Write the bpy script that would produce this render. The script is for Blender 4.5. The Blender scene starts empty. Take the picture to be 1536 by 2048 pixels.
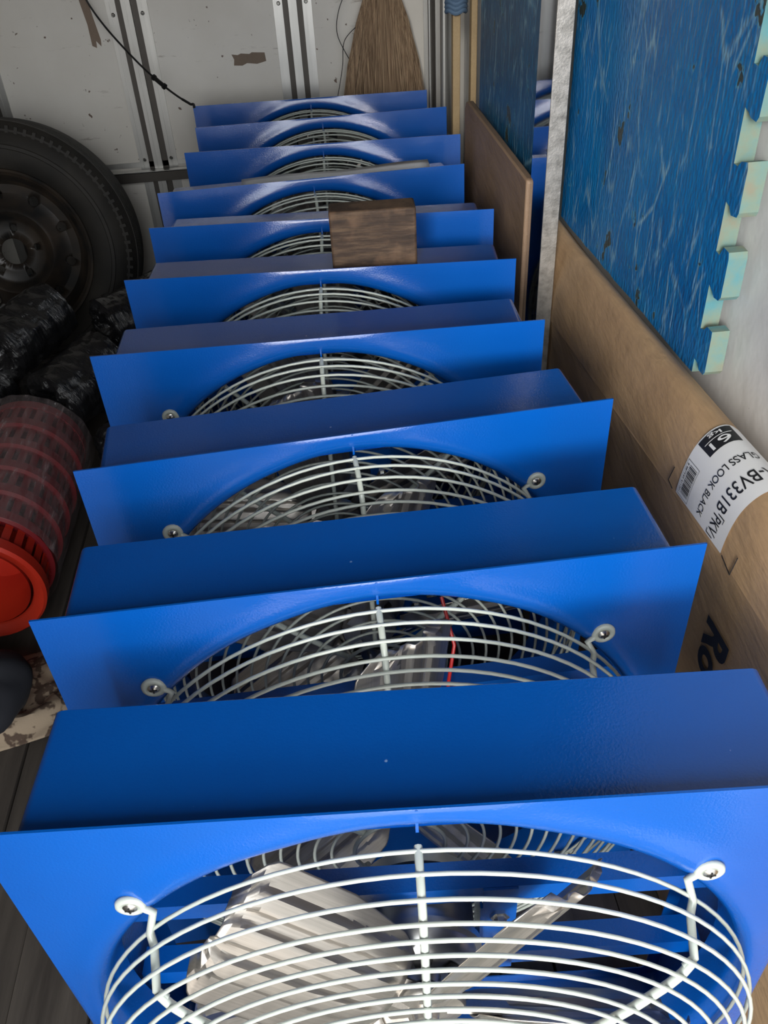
import bpy, bmesh, math, random
from mathutils import Vector, Matrix, Euler, noise
random.seed(7)
PI = math.pi
S = bpy.context.scene
C = S.collection

# ------------------------------------------------------------------ camera
XA = Vector((0.994, 0.101, -0.049)); YA = Vector((-0.101, 0.618, -0.780)); ZA = Vector((-0.049, 0.780, 0.624))
YA.normalize(); ZA = (ZA - YA * ZA.dot(YA)).normalized(); XA = YA.cross(ZA)
cam_d = bpy.data.cameras.new('camera'); cam = bpy.data.objects.new('camera', cam_d); C.objects.link(cam)
# rows = world axes in camera coordinates -> this is the camera-to-world rotation
cam.matrix_world = Matrix((
    (XA.x, XA.y, XA.z, 0.0),
    (YA.x, YA.y, YA.z, 0.0),
    (ZA.x, ZA.y, ZA.z, 1.22),
    (0, 0, 0, 1)))
cam_d.sensor_fit = 'VERTICAL'; cam_d.sensor_height = 24.0
cam_d.lens = 24.0 * 1685.0 / 2048.0
cam_d.clip_start = 0.02
S.camera = cam

# ------------------------------------------------------------------ light
S.view_settings.view_transform = 'Standard'; S.view_settings.look = 'None'
S.view_settings.gamma = 1.0; S.view_settings.exposure = 0.16
S.view_settings.use_curve_mapping = False
w = bpy.data.worlds.new('daylight'); S.world = w; w.use_nodes = True
nt = w.node_tree; nt.nodes.clear()
n_out = nt.nodes.new('ShaderNodeOutputWorld'); n_bg = nt.nodes.new('ShaderNodeBackground')
n_tc = nt.nodes.new('ShaderNodeTexCoord'); n_sep = nt.nodes.new('ShaderNodeSeparateXYZ')
n_r = nt.nodes.new('ShaderNodeValToRGB'); n_add = nt.nodes.new('ShaderNodeMath'); n_add.operation = 'MULTIPLY_ADD'
n_add.inputs[1].default_value = 0.5; n_add.inputs[2].default_value = 0.5
nt.links.new(n_tc.outputs['Generated'], n_sep.inputs[0]); nt.links.new(n_sep.outputs['Z'], n_add.inputs[0])
nt.links.new(n_add.outputs[0], n_r.inputs[0])
cr = n_r.color_ramp
cr.elements[0].position = 0.46; cr.elements[0].color = (0.30, 0.27, 0.24, 1)
cr.elements[1].position = 0.54; cr.elements[1].color = (0.95, 0.98, 1.0, 1)
nt.links.new(n_r.outputs[0], n_bg.inputs[0]); n_bg.inputs[1].default_value = 6.8
nt.links.new(n_bg.outputs[0], n_out.inputs[0])

sun_d = bpy.data.lights.new('sun', 'SUN'); sun = bpy.data.objects.new('sun', sun_d); C.objects.link(sun)
sun_d.energy = 2.3; sun_d.angle = math.radians(14); sun_d.color = (1.0, 0.96, 0.90)
sun.location = (-0.5, -4, 2)
sun.rotation_euler = Vector((0.27, 0.87, -0.25)).to_track_quat('-Z', 'Y').to_euler()

# daylight portal filling the open rear of the cargo box (guides sky sampling, emits nothing itself)
pd = bpy.data.lights.new('door_portal', 'AREA'); po = bpy.data.objects.new('door_portal', pd); C.objects.link(po)
pd.shape = 'RECTANGLE'; pd.size = 1.1; pd.size_y = 2.0; pd.cycles.is_portal = True
po.location = (-0.03, -0.76, 1.0); po.rotation_euler = (math.radians(90), 0, 0)

# ------------------------------------------------------------------ materials
def new_mat(name):
    m = bpy.data.materials.new(name); m.use_nodes = True
    t = m.node_tree; t.nodes.clear()
    o = t.nodes.new('ShaderNodeOutputMaterial'); b = t.nodes.new('ShaderNodeBsdfPrincipled')
    t.links.new(b.outputs[0], o.inputs[0])
    return m, t, b, o
def N(t, kind, **kw):
    n = t.nodes.new(kind)
    for k, v in kw.items():
        if k.startswith('i_'): n.inputs[k[2:].replace('_', ' ')].default_value = v
        else: setattr(n, k, v)
    return n
def coords(t, scale=(1, 1, 1), rot=(0, 0, 0), kind='Object'):
    tc = N(t, 'ShaderNodeTexCoord'); mp = N(t, 'ShaderNodeMapping')
    mp.inputs['Scale'].default_value = scale; mp.inputs['Rotation'].default_value = rot
    t.links.new(tc.outputs[kind], mp.inputs[0]); return mp.outputs[0]
def noise_tex(t, vec, scale, detail=4, rough=0.55):
    n = N(t, 'ShaderNodeTexNoise'); n.inputs['Scale'].default_value = scale
    n.inputs['Detail'].default_value = detail; n.inputs['Roughness'].default_value = rough
    t.links.new(vec, n.inputs['Vector']); return n.outputs['Fac']
def ramp(t, fac, stops):
    r = N(t, 'ShaderNodeValToRGB'); t.links.new(fac, r.inputs[0])
    e = r.color_ramp.elements
    while len(e) > len(stops): e.remove(e[-1])
    while len(e) < len(stops): e.new(0.5)
    for i, (p, c) in enumerate(stops):
        e[i].position = p
        e[i].color = (c, c, c, 1) if isinstance(c, (int, float)) else tuple(c) + (1,)
    return r.outputs[0]
def mix(t, fac, a, b):
    m = N(t, 'ShaderNodeMix', data_type='RGBA')
    if isinstance(fac, float): m.inputs[0].default_value = fac
    else: t.links.new(fac, m.inputs[0])
    for v, s in ((a, 6), (b, 7)):
        if isinstance(v, tuple): m.inputs[s].default_value = v + (1,)
        else: t.links.new(v, m.inputs[s])
    return m.outputs[2]
def bump(t, b, h, strength=0.3, dist=0.001):
    n = N(t, 'ShaderNodeBump'); n.inputs['Strength'].default_value = strength; n.inputs['Distance'].default_value = dist
    t.links.new(h, n.inputs['Height']); t.links.new(n.outputs[0], b.inputs['Normal'])
def simple(name, col, rough=0.5, metal=0.0, coat=0.0):
    m, t, b, o = new_mat(name)
    b.inputs['Base Color'].default_value = tuple(col) + (1,)
    b.inputs['Roughness'].default_value = rough; b.inputs['Metallic'].default_value = metal
    b.inputs['Coat Weight'].default_value = coat
    return m
M = {}
# glossy blue enamel with faint orange peel and a few scratches
m, t, b, o = new_mat('blue_enamel'); v = coords(t)
sc = ramp(t, noise_tex(t, coords(t, (60, 60, 9), (0.4, 0.5, 0.3)), 1.0, 2), [(0.0, 0.0), (0.80, 0.0), (0.83, 1.0)])
base = mix(t, ramp(t, noise_tex(t, v, 3.0, 3), [(0.3, 0.0), (0.7, 1.0)]), (0.0005, 0.078, 0.38), (0.0008, 0.090, 0.42))
t.links.new(mix(t, sc, base, (0.25, 0.4, 0.7)), b.inputs['Base Color'])
b.inputs['Roughness'].default_value = 0.26; b.inputs['Coat Weight'].default_value = 0.55
b.inputs['Coat Roughness'].default_value = 0.10
ripple = noise_tex(t, coords(t), 7.0, 2)
fine = noise_tex(t, coords(t), 420.0, 2)
ad = N(t, 'ShaderNodeMath', operation='MULTIPLY_ADD'); ad.inputs[1].default_value = 9.0
t.links.new(ripple, ad.inputs[0]); t.links.new(fine, ad.inputs[2])
bn = N(t, 'ShaderNodeBump'); bn.inputs['Strength'].default_value = 0.35; bn.inputs['Distance'].default_value = 0.0006
t.links.new(ad.outputs[0], bn.inputs['Height'])
t.links.new(bn.outputs[0], b.inputs['Coat Normal']); t.links.new(bn.outputs[0], b.inputs['Normal'])
M['blue'] = m
M['wire'] = simple('white_coated_wire', (0.47, 0.51, 0.46), 0.32, 0, 0.3)
# brushed aluminium
def alu(name, col, rough, scale):
    m, t, b, o = new_mat(name)
    n = noise_tex(t, coords(t, scale), 1.0, 4)
    t.links.new(ramp(t, n, [(0.3, tuple(c * 0.8 for c in col)), (0.7, col)]), b.inputs['Base Color'])
    b.inputs['Metallic'].default_value = 0.9; b.inputs['Roughness'].default_value = rough
    bump(t, b, n, 0.15, 0.0004); return m
M['blade'] = alu('brushed_aluminium', (0.54, 0.505, 0.46), 0.33, (8, 500, 500))
M['motor'] = alu('motor_shell_steel', (0.60, 0.60, 0.59), 0.34, (40, 40, 40))
M['zinc'] = simple('zinc_screw', (0.75, 0.75, 0.72), 0.25, 1.0)
M['dark'] = simple('dark_recess', (0.015, 0.015, 0.016), 0.6)
# painted wall panel with dirt, rust specks and scrapes
m, t, b, o = new_mat('dirty_white_panel'); v = coords(t)
c0 = mix(t, ramp(t, noise_tex(t, v, 2.2, 6), [(0.35, 0.0), (0.75, 1.0)]), (0.82, 0.79, 0.73), (0.66, 0.62, 0.55))
spk = ramp(t, noise_tex(t, v, 46, 3), [(0.0, 0.0), (0.700, 0.0), (0.735, 1.0)])
c1 = mix(t, spk, c0, (0.16, 0.11, 0.08))
scr = ramp(t, noise_tex(t, coords(t, (9, 9, 60), (0.2, 0.9, 0.3)), 1.0, 5, 0.7), [(0.0, 0.0), (0.64, 0.0), (0.74, 0.7)])
c2 = mix(t, scr, c1, (0.30, 0.25, 0.20))
t.links.new(c2, b.inputs['Base Color']); b.inputs['Roughness'].default_value = 0.45
bump(t, b, noise_tex(t, v, 12, 4), 0.25, 0.002); M['wall'] = m
m, t, b, o = new_mat('scuffed_white_sheet'); v = coords(t)
c0 = mix(t, ramp(t, noise_tex(t, v, 3.0, 5), [(0.3, 0.0), (0.8, 1.0)]), (0.80, 0.80, 0.79), (0.62, 0.62, 0.62))
ms = ramp(t, noise_tex(t, coords(t, (20, 70, 30), (0.5, 0.1, 0.8)), 1.0, 5, 0.7), [(0.0, 0.0), (0.72, 0.0), (0.75, 1.0)])
t.links.new(mix(t, ms, c0, (0.20, 0.20, 0.20)), b.inputs['Base Color']); b.inputs['Roughness'].default_value = 0.4
bump(t, b, noise_tex(t, v, 18, 3), 0.4, 0.004); M['sheet'] = m
M['lining'] = simple('dark_plywood_lining', (0.10, 0.085, 0.07), 0.7)
M['profile'] = alu('aluminium_profile', (0.62, 0.61, 0.58), 0.42, (30, 30, 4))
M['steel_bar'] = simple('dull_steel_bar', (0.10, 0.09, 0.08), 0.5, 0.7)
m, t, b, o = new_mat('worn_steel_edge'); v = coords(t)
n = noise_tex(t, v, 60, 5)
t.links.new(ramp(t, n, [(0.3, (0.26, 0.25, 0.23)), (0.6, (0.48, 0.46, 0.43))]), b.inputs['Base Color'])
b.inputs['Metallic'].default_value = 0.75; b.inputs['Roughness'].default_value = 0.42
bump(t, b, noise_tex(t, v, 260, 3), 0.5, 0.0006); M['steel_edge'] = m
M['mirror'] = simple('polished_steel', (0.62, 0.64, 0.68), 0.05, 1.0)
# kraft cardboard
def kraft(name, a, b_):
    m, t, b, o = new_mat(name); v = coords(t)
    n = noise_tex(t, v, 5, 6); n2 = noise_tex(t, coords(t, (300, 12, 300)), 1.0, 3)
    c = mix(t, ramp(t, n, [(0.3, 0.0), (0.7, 1.0)]), a, b_)
    c = mix(t, ramp(t, n2, [(0.3, 0.0), (0.8, 0.25)]), c, (0.20, 0.12, 0.07))
    sp = ramp(t, noise_tex(t, v, 38, 4), [(0.0, 0.0), (0.76, 0.0), (0.79, 0.6)])
    c = mix(t, sp, c, (0.62, 0.50, 0.38))
    t.links.new(c, b.inputs['Base Color']); b.inputs['Roughness'].default_value = 0.62
    bump(t, b, noise_tex(t, coords(t, (22, 7, 22), (0.5, 0.2, 0)), 1.0, 6, 0.62), 0.9, 0.005); return m
M['kraft'] = kraft('kraft_cardboard', (0.50, 0.33, 0.18), (0.43, 0.275, 0.15))
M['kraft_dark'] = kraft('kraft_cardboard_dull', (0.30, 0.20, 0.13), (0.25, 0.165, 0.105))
M['paper'] = simple('label_paper', (0.80, 0.80, 0.80), 0.5)
M['ink'] = simple('black_ink', (0.012, 0.012, 0.014), 0.5)
M['marker'] = simple('dark_print', (0.02, 0.025, 0.04), 0.6)
# peeling blue leatherette face of the foam mats
def leatherette(name, a, b_):
    m, t, b, o = new_mat(name); v = coords(t)
    c = mix(t, ramp(t, noise_tex(t, v, 5, 4), [(0.3, 0.0), (0.7, 1.0)]), a, b_)
    lines = []
    for sc_, rt_, wd_ in (((1, 30, 5.0), (0.10, 0, 0), 0.022), ((1, 17, 3.2), (-0.14, 0, 0), 0.014), ((1, 9, 4.0), (0.35, 0, 0), 0.010)):
        tw = N(t, 'ShaderNodeTexNoise'); tw.inputs['Scale'].default_value = 7.0; t.links.new(v, tw.inputs['Vector'])
        va = N(t, 'ShaderNodeVectorMath', operation='MULTIPLY_ADD'); va.inputs[1].default_value = (0.0, 0.05, 0.03)
        t.links.new(tw.outputs['Color'], va.inputs[0]); t.links.new(v, va.inputs[2])
        mp = N(t, 'ShaderNodeMapping'); mp.inputs['Scale'].default_value = sc_; mp.inputs['Rotation'].default_value = rt_
        t.links.new(va.outputs[0], mp.inputs[0])
        ve = N(t, 'ShaderNodeTexVoronoi', feature='DISTANCE_TO_EDGE'); ve.inputs['Scale'].default_value = 1.0; t.links.new(mp.outputs[0], ve.inputs['Vector'])
        lines.append(ramp(t, ve.outputs['Distance'], [(0.0, 1.0), (wd_, 0.55), (wd_ * 2.6, 0.0)]))
    mk = [ramp(t, noise_tex(t, v, q_, 4, 0.6), [(0.47, 0.0), (0.62, 0.75)]) for q_ in (16, 11, 8)]
    for ln, msk in zip(lines, mk):
        ml = N(t, 'ShaderNodeMath', operation='MULTIPLY'); t.links.new(ln, ml.inputs[0]); t.links.new(msk, ml.inputs[1])
        c = mix(t, ml.outputs[0], c, (0.28, 0.50, 0.62))
    wf = noise_tex(t, coords(t, (150, 150, 22)), 1.0, 3)
    c = mix(t, ramp(t, wf, [(0.50, 0.0), (0.70, 0.45)]), c, (0.03, 0.28, 0.52))
    tear = noise_tex(t, coords(t, (1, 1, 0.75)), 17.0, 4, 0.6)
    tm = ramp(t, tear, [(0.0, 0.0), (0.648, 0.0), (0.655, 1.0)])
    c = mix(t, tm, c, (0.045, 0.060, 0.055))
    halo = ramp(t, tear, [(0.0, 0.0), (0.630, 0.0), (0.644, 0.8), (0.650, 0.0)])
    c = mix(t, halo, c, (0.10, 0.33, 0.42))
    t.links.new(c, b.inputs['Base Color']); b.inputs['Roughness'].default_value = 0.38
    vo = N(t, 'ShaderNodeTexVoronoi'); vo.inputs['Scale'].default_value = 1.0
    t.links.new(coords(t, (170, 170, 90)), vo.inputs['Vector'])
    h = N(t, 'ShaderNodeMath', operation='SUBTRACT'); t.links.new(vo.outputs['Distance'], h.inputs[0]); t.links.new(tm, h.inputs[1])
    bump(t, b, h.outputs[0], 0.6, 0.0016); return m
M['mat'] = leatherette('blue_leatherette', (0.002, 0.115, 0.36), (0.003, 0.20, 0.52))
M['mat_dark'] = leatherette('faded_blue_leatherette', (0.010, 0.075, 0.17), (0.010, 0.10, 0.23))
m, t, b, o = new_mat('pale_foam'); v = coords(t)
t.links.new(ramp(t, noise_tex(t, v, 22, 4), [(0.35, (0.09, 0.25, 0.28)), (0.55, (0.18, 0.25, 0.20)), (0.7, (0.23, 0.21, 0.15))]), b.inputs['Base Color'])
b.inputs['Roughness'].default_value = 0.8; bump(t, b, noise_tex(t, v, 90, 3), 0.4, 0.001); M['foam'] = m
# old dark timber floor boards
m, t, b, o = new_mat('dark_floor_board'); v = coords(t, (14, 1.2, 14))
t.links.new(ramp(t, noise_tex(t, v, 2.0, 6, 0.65), [(0.3, (0.034, 0.028, 0.024)), (0.7, (0.090, 0.076, 0.064))]), b.inputs['Base Color'])
b.inputs['Roughness'].default_value = 0.6; bump(t, b, noise_tex(t, v, 6, 5), 0.5, 0.002); M['floor'] = m
# weathered block
m, t, b, o = new_mat('weathered_timber'); v = coords(t, (6, 6, 40))
c = ramp(t, noise_tex(t, v, 2.0, 6, 0.7), [(0.25, (0.018, 0.012, 0.009)), (0.50, (0.065, 0.038, 0.024)), (0.75, (0.19, 0.12, 0.07))])
t.links.new(mix(t, ramp(t, noise_tex(t, coords(t), 22, 3), [(0.5, 0.0), (0.72, 0.6)]), c, (0.24, 0.14, 0.08)), b.inputs['Base Color'])
b.inputs['Roughness'].default_value = 0.7; bump(t, b, noise_tex(t, v, 5, 5), 0.5, 0.002); M['timber'] = m
m, t, b, o = new_mat('end_grain'); v = coords(t)
t.links.new(ramp(t, noise_tex(t, v, 60, 4), [(0.3, (0.03, 0.018, 0.012)), (0.7, (0.085, 0.05, 0.03))]), b.inputs['Base Color'])
b.inputs['Roughness'].default_value = 0.8; M['endgrain'] = m
M['pole_wood'] = kraft('pale_pole_wood', (0.50, 0.37, 0.20), (0.38, 0.27, 0.14))
M['pole_metal'] = simple('galvanised_tube', (0.50, 0.50, 0.48), 0.4, 0.8)
# broom straw
m, t, b, o = new_mat('broom_straw'); v = coords(t, (260, 260, 5))
t.links.new(ramp(t, noise_tex(t, v, 1.0, 3), [(0.3, (0.16, 0.10, 0.06)), (0.5, (0.36, 0.25, 0.16)), (0.7, (0.58, 0.42, 0.27))]), b.inputs['Base Color'])
b.inputs['Roughness'].default_value = 0.7; M['straw'] = m
# tyre rubber and wheel steel
m, t, b, o = new_mat('dusty_rubber'); v = coords(t)
t.links.new(ramp(t, noise_tex(t, v, 9, 5), [(0.3, (0.008, 0.0075, 0.0065)), (0.7, (0.028, 0.024, 0.019))]), b.inputs['Base Color'])
b.inputs['Roughness'].default_value = 0.7; bump(t, b, noise_tex(t, v, 120, 3), 0.3, 0.001); M['rubber'] = m
m, t, b, o = new_mat('black_wheel_paint'); v = coords(t)
t.links.new(ramp(t, noise_tex(t, v, 14, 4), [(0.35, (0.010, 0.010, 0.010)), (0.7, (0.045, 0.032, 0.022))]), b.inputs['Base Color'])
b.inputs['Roughness'].default_value = 0.38; M['wheel'] = m
# black stretch film
m, t, b, o = new_mat('black_stretch_film')
b.inputs['Base Color'].default_value = (0.010, 0.010, 0.011, 1); b.inputs['Roughness'].default_value = 0.22
b.inputs['Coat Weight'].default_value = 0.5
bump(t, b, noise_tex(t, coords(t, (9, 9, 45)), 3.0, 5, 0.6), 1.0, 0.006); M['film_black'] = m
m, t, b, o = new_mat('red_plastic'); v = coords(t)
t.links.new(ramp(t, noise_tex(t, v, 4, 2), [(0.3, (0.42, 0.020, 0.010)), (0.7, (0.52, 0.034, 0.012))]), b.inputs['Base Color'])
b.inputs['Roughness'].default_value = 0.38; M['red'] = m
M['red_deep'] = simple('deep_red_plastic', (0.17, 0.010, 0.014), 0.45)
# clear stretch film: thin, mostly transparent, wrinkle streaks
m, t, b, o = new_mat('clear_stretch_film')
tr = N(t, 'ShaderNodeBsdfTransparent'); mx = N(t, 'ShaderNodeMixShader')
b.inputs['Base Color'].default_value = (0.55, 0.45, 0.45, 1); b.inputs['Roughness'].default_value = 0.25
wr = noise_tex(t, coords(t, (30, 5, 30), (0, 0, 0.4)), 2.0, 5, 0.7)
t.links.new(ramp(t, wr, [(0.35, 0.10), (0.58, 0.24), (0.70, 0.6)]), mx.inputs[0])
t.links.new(tr.outputs[0], mx.inputs[1]); t.links.new(b.outputs[0], mx.inputs[2]); t.links.new(mx.outputs[0], o.inputs[0])
bump(t, b, wr, 1.0, 0.006); M['film_clear'] = m
M['cord'] = simple('black_rubber_cord', (0.012, 0.012, 0.012), 0.5)
m, t, b, o = new_mat('patterned_cloth'); v = coords(t)
t.links.new(ramp(t, noise_tex(t, v, 26, 3), [(0.0, (0.30, 0.23, 0.16)), (0.50, (0.30, 0.23, 0.16)), (0.54, (0.07, 0.045, 0.03)), (0.62, (0.08, 0.05, 0.035)), (0.66, (0.28, 0.22, 0.15))]), b.inputs['Base Color'])
b.inputs['Roughness'].default_value = 0.9; bump(t, b, noise_tex(t, v, 300, 2), 0.5, 0.001); M['cloth'] = m
M['black_cloth'] = simple('black_cloth', (0.008, 0.009, 0.014), 0.85)
M['tape'] = kraft('brown_tape', (0.26, 0.19, 0.14), (0.20, 0.15, 0.11))
M['rope'] = simple('blue_grey_rope', (0.10, 0.17, 0.27), 0.8)
M['duct'] = simple('white_paper_strip', (0.72, 0.74, 0.78), 0.3)
M['red_wire'] = simple('red_wire', (0.5, 0.02, 0.02), 0.4)

# ------------------------------------------------------------------ mesh helpers
class MB:
    def __init__(s): s.v = []; s.f = []; s.mi = []
    def add(s, vs, fs, mi=0):
        o = len(s.v); s.v += [tuple(p) for p in vs]
        s.f += [tuple(i + o for i in f) for f in fs]; s.mi += [mi] * len(fs)
    def box(s, x0, x1, y0, y1, z0, z1, mi=0, xf=None):
        vs = [Vector((x, y, z)) for x in (x0, x1) for y in (y0, y1) for z in (z0, z1)]
        if xf: vs = [xf @ p for p in vs]
        s.add(vs, [(0, 1, 3, 2), (4, 6, 7, 5), (0, 4, 5, 1), (2, 3, 7, 6), (0, 2, 6, 4), (1, 5, 7, 3)], mi)
    def tube(s, pts, r, seg=8, closed=False, mi=0, caps=True, r_end=None):
        pts = [Vector(p) for p in pts]; n = len(pts)
        tan = []
        for i in range(n):
            a = pts[(i - 1) % n] if (closed or i > 0) else pts[i]
            b = pts[(i + 1) % n] if (closed or i < n - 1) else pts[i]
            tan.append((b - a).normalized())
        up = Vector((0, 0, 1)) if abs(tan[0].z) < 0.9 else Vector((1, 0, 0))
        u = tan[0].cross(up).normalized(); vs = []
        for i in range(n):
            u = (u - tan[i] * u.dot(tan[i])).normalized(); w_ = tan[i].cross(u)
            rr = r if r_end is None else r + (r_end - r) * i / (n - 1)
            for k in range(seg):
                a = 2 * PI * k / seg; vs.append(pts[i] + u * (math.cos(a) * rr) + w_ * (math.sin(a) * rr))
        fs = []
        for i in range(n if closed else n - 1):
            j = (i + 1) % n
            for k in range(seg):
                l = (k + 1) % seg; fs.append((i * seg + k, i * seg + l, j * seg + l, j * seg + k))
        if caps and not closed:
            fs.append(tuple(range(seg))[::-1]); fs.append(tuple((n - 1) * seg + k for k in range(seg)))
        s.add(vs, fs, mi)
    def ring(s, R, y, r, cx=0, cz=0, seg=72, ts=6):
        s.tube([(cx + R * math.cos(2 * PI * i / seg), y, cz + R * math.sin(2 * PI * i / seg)) for i in range(seg)], r, ts, closed=True)
    def lathe(s, prof, seg=48, mi=0, xf=None, ax='y', closed=False):
        # prof: (radius, along axis)
        vs = []; n = len(prof)
        for k in range(seg):
            a = 2 * PI * k / seg; c_, s_ = math.cos(a), math.sin(a)
            for (r, h) in prof:
                p = Vector((r * c_, h, r * s_)) if ax == 'y' else Vector((r * c_, r * s_, h))
                vs.append(xf @ p if xf else p)
        fs = []
        for k in range(seg):
            l = (k + 1) % seg
            for i in range(n if closed else n - 1):
                j = (i + 1) % n
                fs.append((k * n + i, k * n + j, l * n + j, l * n + i))
        s.add(vs, fs, mi)
    def grid(s, fn, nu, nv, mi=0):
        vs = [fn(i / nu, j / nv) for i in range(nu + 1) for j in range(nv + 1)]
        fs = [(i * (nv + 1) + j, (i + 1) * (nv + 1) + j, (i + 1) * (nv + 1) + j + 1, i * (nv + 1) + j + 1) for i in range(nu) for j in range(nv)]
        s.add(vs, fs, mi)
    def build(s, name, mats, parent=None, smooth=True, bevel=0, angle=35, solid=0, loc=None, sub=0):
        me = bpy.data.meshes.new(name); me.from_pydata(s.v, [], s.f)
        if not isinstance(mats, (list, tuple)): mats = [mats]
        for m_ in mats: me.materials.append(m_)
        for p, i in zip(me.polygons, s.mi): p.material_index = i
        bm = bmesh.new(); bm.from_mesh(me)
        bmesh.ops.remove_doubles(bm, verts=bm.verts, dist=1e-6)
        bmesh.ops.recalc_face_normals(bm, faces=bm.faces)
        if smooth:
            for f in bm.faces: f.smooth = True
            ca = math.radians(angle)
            for e in bm.edges:
                if len(e.link_faces) == 2: e.smooth = e.calc_face_angle(0) < ca
        bm.to_mesh(me); bm.free()
        o = bpy.data.objects.new(name, me); C.objects.link(o)
        if loc is not None: o.location = loc
        if solid:
            md = o.modifiers.new('thickness', 'SOLIDIFY'); md.thickness = solid; md.offset = 0
        if bevel:
            md = o.modifiers.new('bevel', 'BEVEL'); md.width = bevel; md.segments = 2; md.limit_method = 'ANGLE'
        if sub:
            md = o.modifiers.new('sub', 'SUBSURF'); md.levels = sub; md.render_levels = sub
        if parent: o.parent = parent
        return o
def thing(name, label, cat, loc=(0, 0, 0), rot=(0, 0, 0), group=None):
    o = bpy.data.objects.new(name, None); C.objects.link(o); o.empty_display_size = 0.05
    o.location = loc; o.rotation_euler = rot; tag(o, label, cat, group); return o
def tag(o, label, cat, group=None):
    o['label'] = label; o['category'] = cat
    if group: o['group'] = group
    return o
def struct(o, label=None):
    o['kind'] = 'structure'
    if label: o['label'] = label
    return o
def text_mesh(txt, width, height, bold=0.006):
    """plain lettering as (verts2d, faces), scaled to width x cap height, origin at lower left"""
    cu = bpy.data.curves.new('lettering', 'FONT'); cu.body = txt; cu.size = 1.0; cu.fill_mode = 'FRONT'; cu.offset = bold; cu.resolution_u = 4
    o = bpy.data.objects.new('lettering', cu); C.objects.link(o)
    dg = bpy.context.evaluated_depsgraph_get(); me = bpy.data.meshes.new_from_object(o.evaluated_get(dg))
    bm = bmesh.new(); bm.from_mesh(me)
    xs = [v_.co.x for v_ in bm.verts]; ys = [v_.co.y for v_ in bm.verts]
    x0, x1, y0, y1 = min(xs), max(xs), min(ys), max(ys)
    bmesh.ops.triangulate(bm, faces=bm.faces)
    for _ in range(2):
        bmesh.ops.subdivide_edges(bm, edges=[e for e in bm.edges if e.calc_length() > 0.18], cuts=1)
        bmesh.ops.triangulate(bm, faces=bm.faces)
    bm.verts.index_update()
    vs = [((v_.co.x - x0) / (x1 - x0) * width, (v_.co.y - y0) / (y1 - y0) * height) for v_ in bm.verts]
    fs = [tuple(v_.index for v_ in f.verts) for f in bm.faces]
    bm.free(); bpy.data.objects.remove(o); bpy.data.curves.remove(cu); bpy.data.meshes.remove(me)
    return vs, fs

# ------------------------------------------------------------------ the cargo box
WALL_R = 0.512
YB = 2.86
b_ = MB()
xs = -1.27
k = 0
while xs < WALL_R:
    wd = 0.112 if k % 2 == 0 else 0.075
    x1 = min(xs + wd, WALL_R)
    b_.box(xs + 0.0015, x1 - 0.0015, -0.75, YB, -0.03, 0.0 if k % 2 == 0 else -0.006)
    xs = x1; k += 1
b_.box(-1.27, WALL_R, -0.75, YB, -0.06, -0.03)
struct(b_.build('floor', M['floor'], smooth=False))
b_ = MB(); b_.box(-1.30, WALL_R + 0.03, YB, YB + 0.04, -0.06, 2.0); struct(b_.build('wall_back', M['wall'], smooth=False))
b_ = MB(); b_.box(-1.31, -1.27, -0.75, YB, -0.06, 2.0); struct(b_.build('wall_left', M['lining'], smooth=False))
b_ = MB(); b_.box(WALL_R, WALL_R + 0.04, -0.75, YB, -0.06, 2.0); struct(b_.build('wall_right', M['sheet'], smooth=False))
b_ = MB(); b_.box(-1.31, WALL_R + 0.04, -0.75, YB + 0.04, 2.0, 2.04); struct(b_.build('ceiling', M['lining'], smooth=False))
b_ = MB(); b_.box(-1.27, -0.58, -0.80, -0.76, 0.0, 1.99); struct(b_.build('added_shade_panel_1', M['lining'], smooth=False))  # unseen panel added across part of the rear opening to shade the left side

def stud(xc, wd, name, z1=2.0):
    q = MB(); y = YB
    fl = wd * 0.24
    for sgn in (-1, 1):
        a, c2_ = sorted((xc + sgn * wd / 2, xc + sgn * (wd / 2 - fl)))
        q.box(a, c2_, y - 0.006, y, 0.0, z1)
        q.box(a + fl * 0.30, a + fl * 0.42, y - 0.009, y - 0.005, 0.0, z1)
    q.box(xc - wd * 0.11, xc + wd * 0.11, y - 0.020, y, 0.0, z1)
    q.box(xc - wd * 0.04, xc - wd * 0.01, y - 0.023, y - 0.019, 0.0, z1)
    for sgn in (-1, 1):    # dark channel floors
        a, c2_ = sorted((xc + sgn * wd * 0.11, xc + sgn * wd * 0.26))
        q.box(a, c2_, y - 0.002, y, 0.0, z1, mi=1)
    o = q.build(name, [M['profile'], M['steel_bar']], smooth=False); struct(o)
    for z in (0.12, 0.46, 0.86, 1.3, 1.8):
        for sgn in (-1, 1):
            s_ = MB(); xx = xc + sgn * (wd / 2 - fl * 0.6)
            s_.lathe([(0, -0.0035), (0.003, -0.0035), (0.0055, -0.001), (0.0055, 0)], 16, xf=Matrix.Translation((xx, y - 0.0085, z)))
            s_.box(xx - 0.003, xx + 0.003, y - 0.0125, y - 0.0118, z - 0.0007, z + 0.0007, mi=1)
            s_.box(xx - 0.0007, xx + 0.0007, y - 0.0125, y - 0.0118, z - 0.003, z + 0.003, mi=1)
            s_.build('screw', [M['zinc'], M['dark']], o)
stud(-0.470, 0.118, 'trim_1'); stud(0.003, 0.112, 'trim_2'); stud(0.430, 0.085, 'trim_3'); stud(-0.935, 0.118, 'trim_4')
b_ = MB(); b_.box(-1.26, 0.36, YB - 0.045, YB - 0.021, 0.402, 0.432); b_.box(-1.26, 0.36, YB - 0.045, YB - 0.024, 0.430, 0.434, mi=1)
struct(b_.build('trim_5', [M['steel_bar'], M['profile']], smooth=False))
# seam of the lower wall panel
b_ = MB(); b_.box(-1.27, 0.50, YB - 0.002, YB, 0.436, 0.452); struct(b_.build('trim_6', M['profile'], smooth=False))

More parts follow.
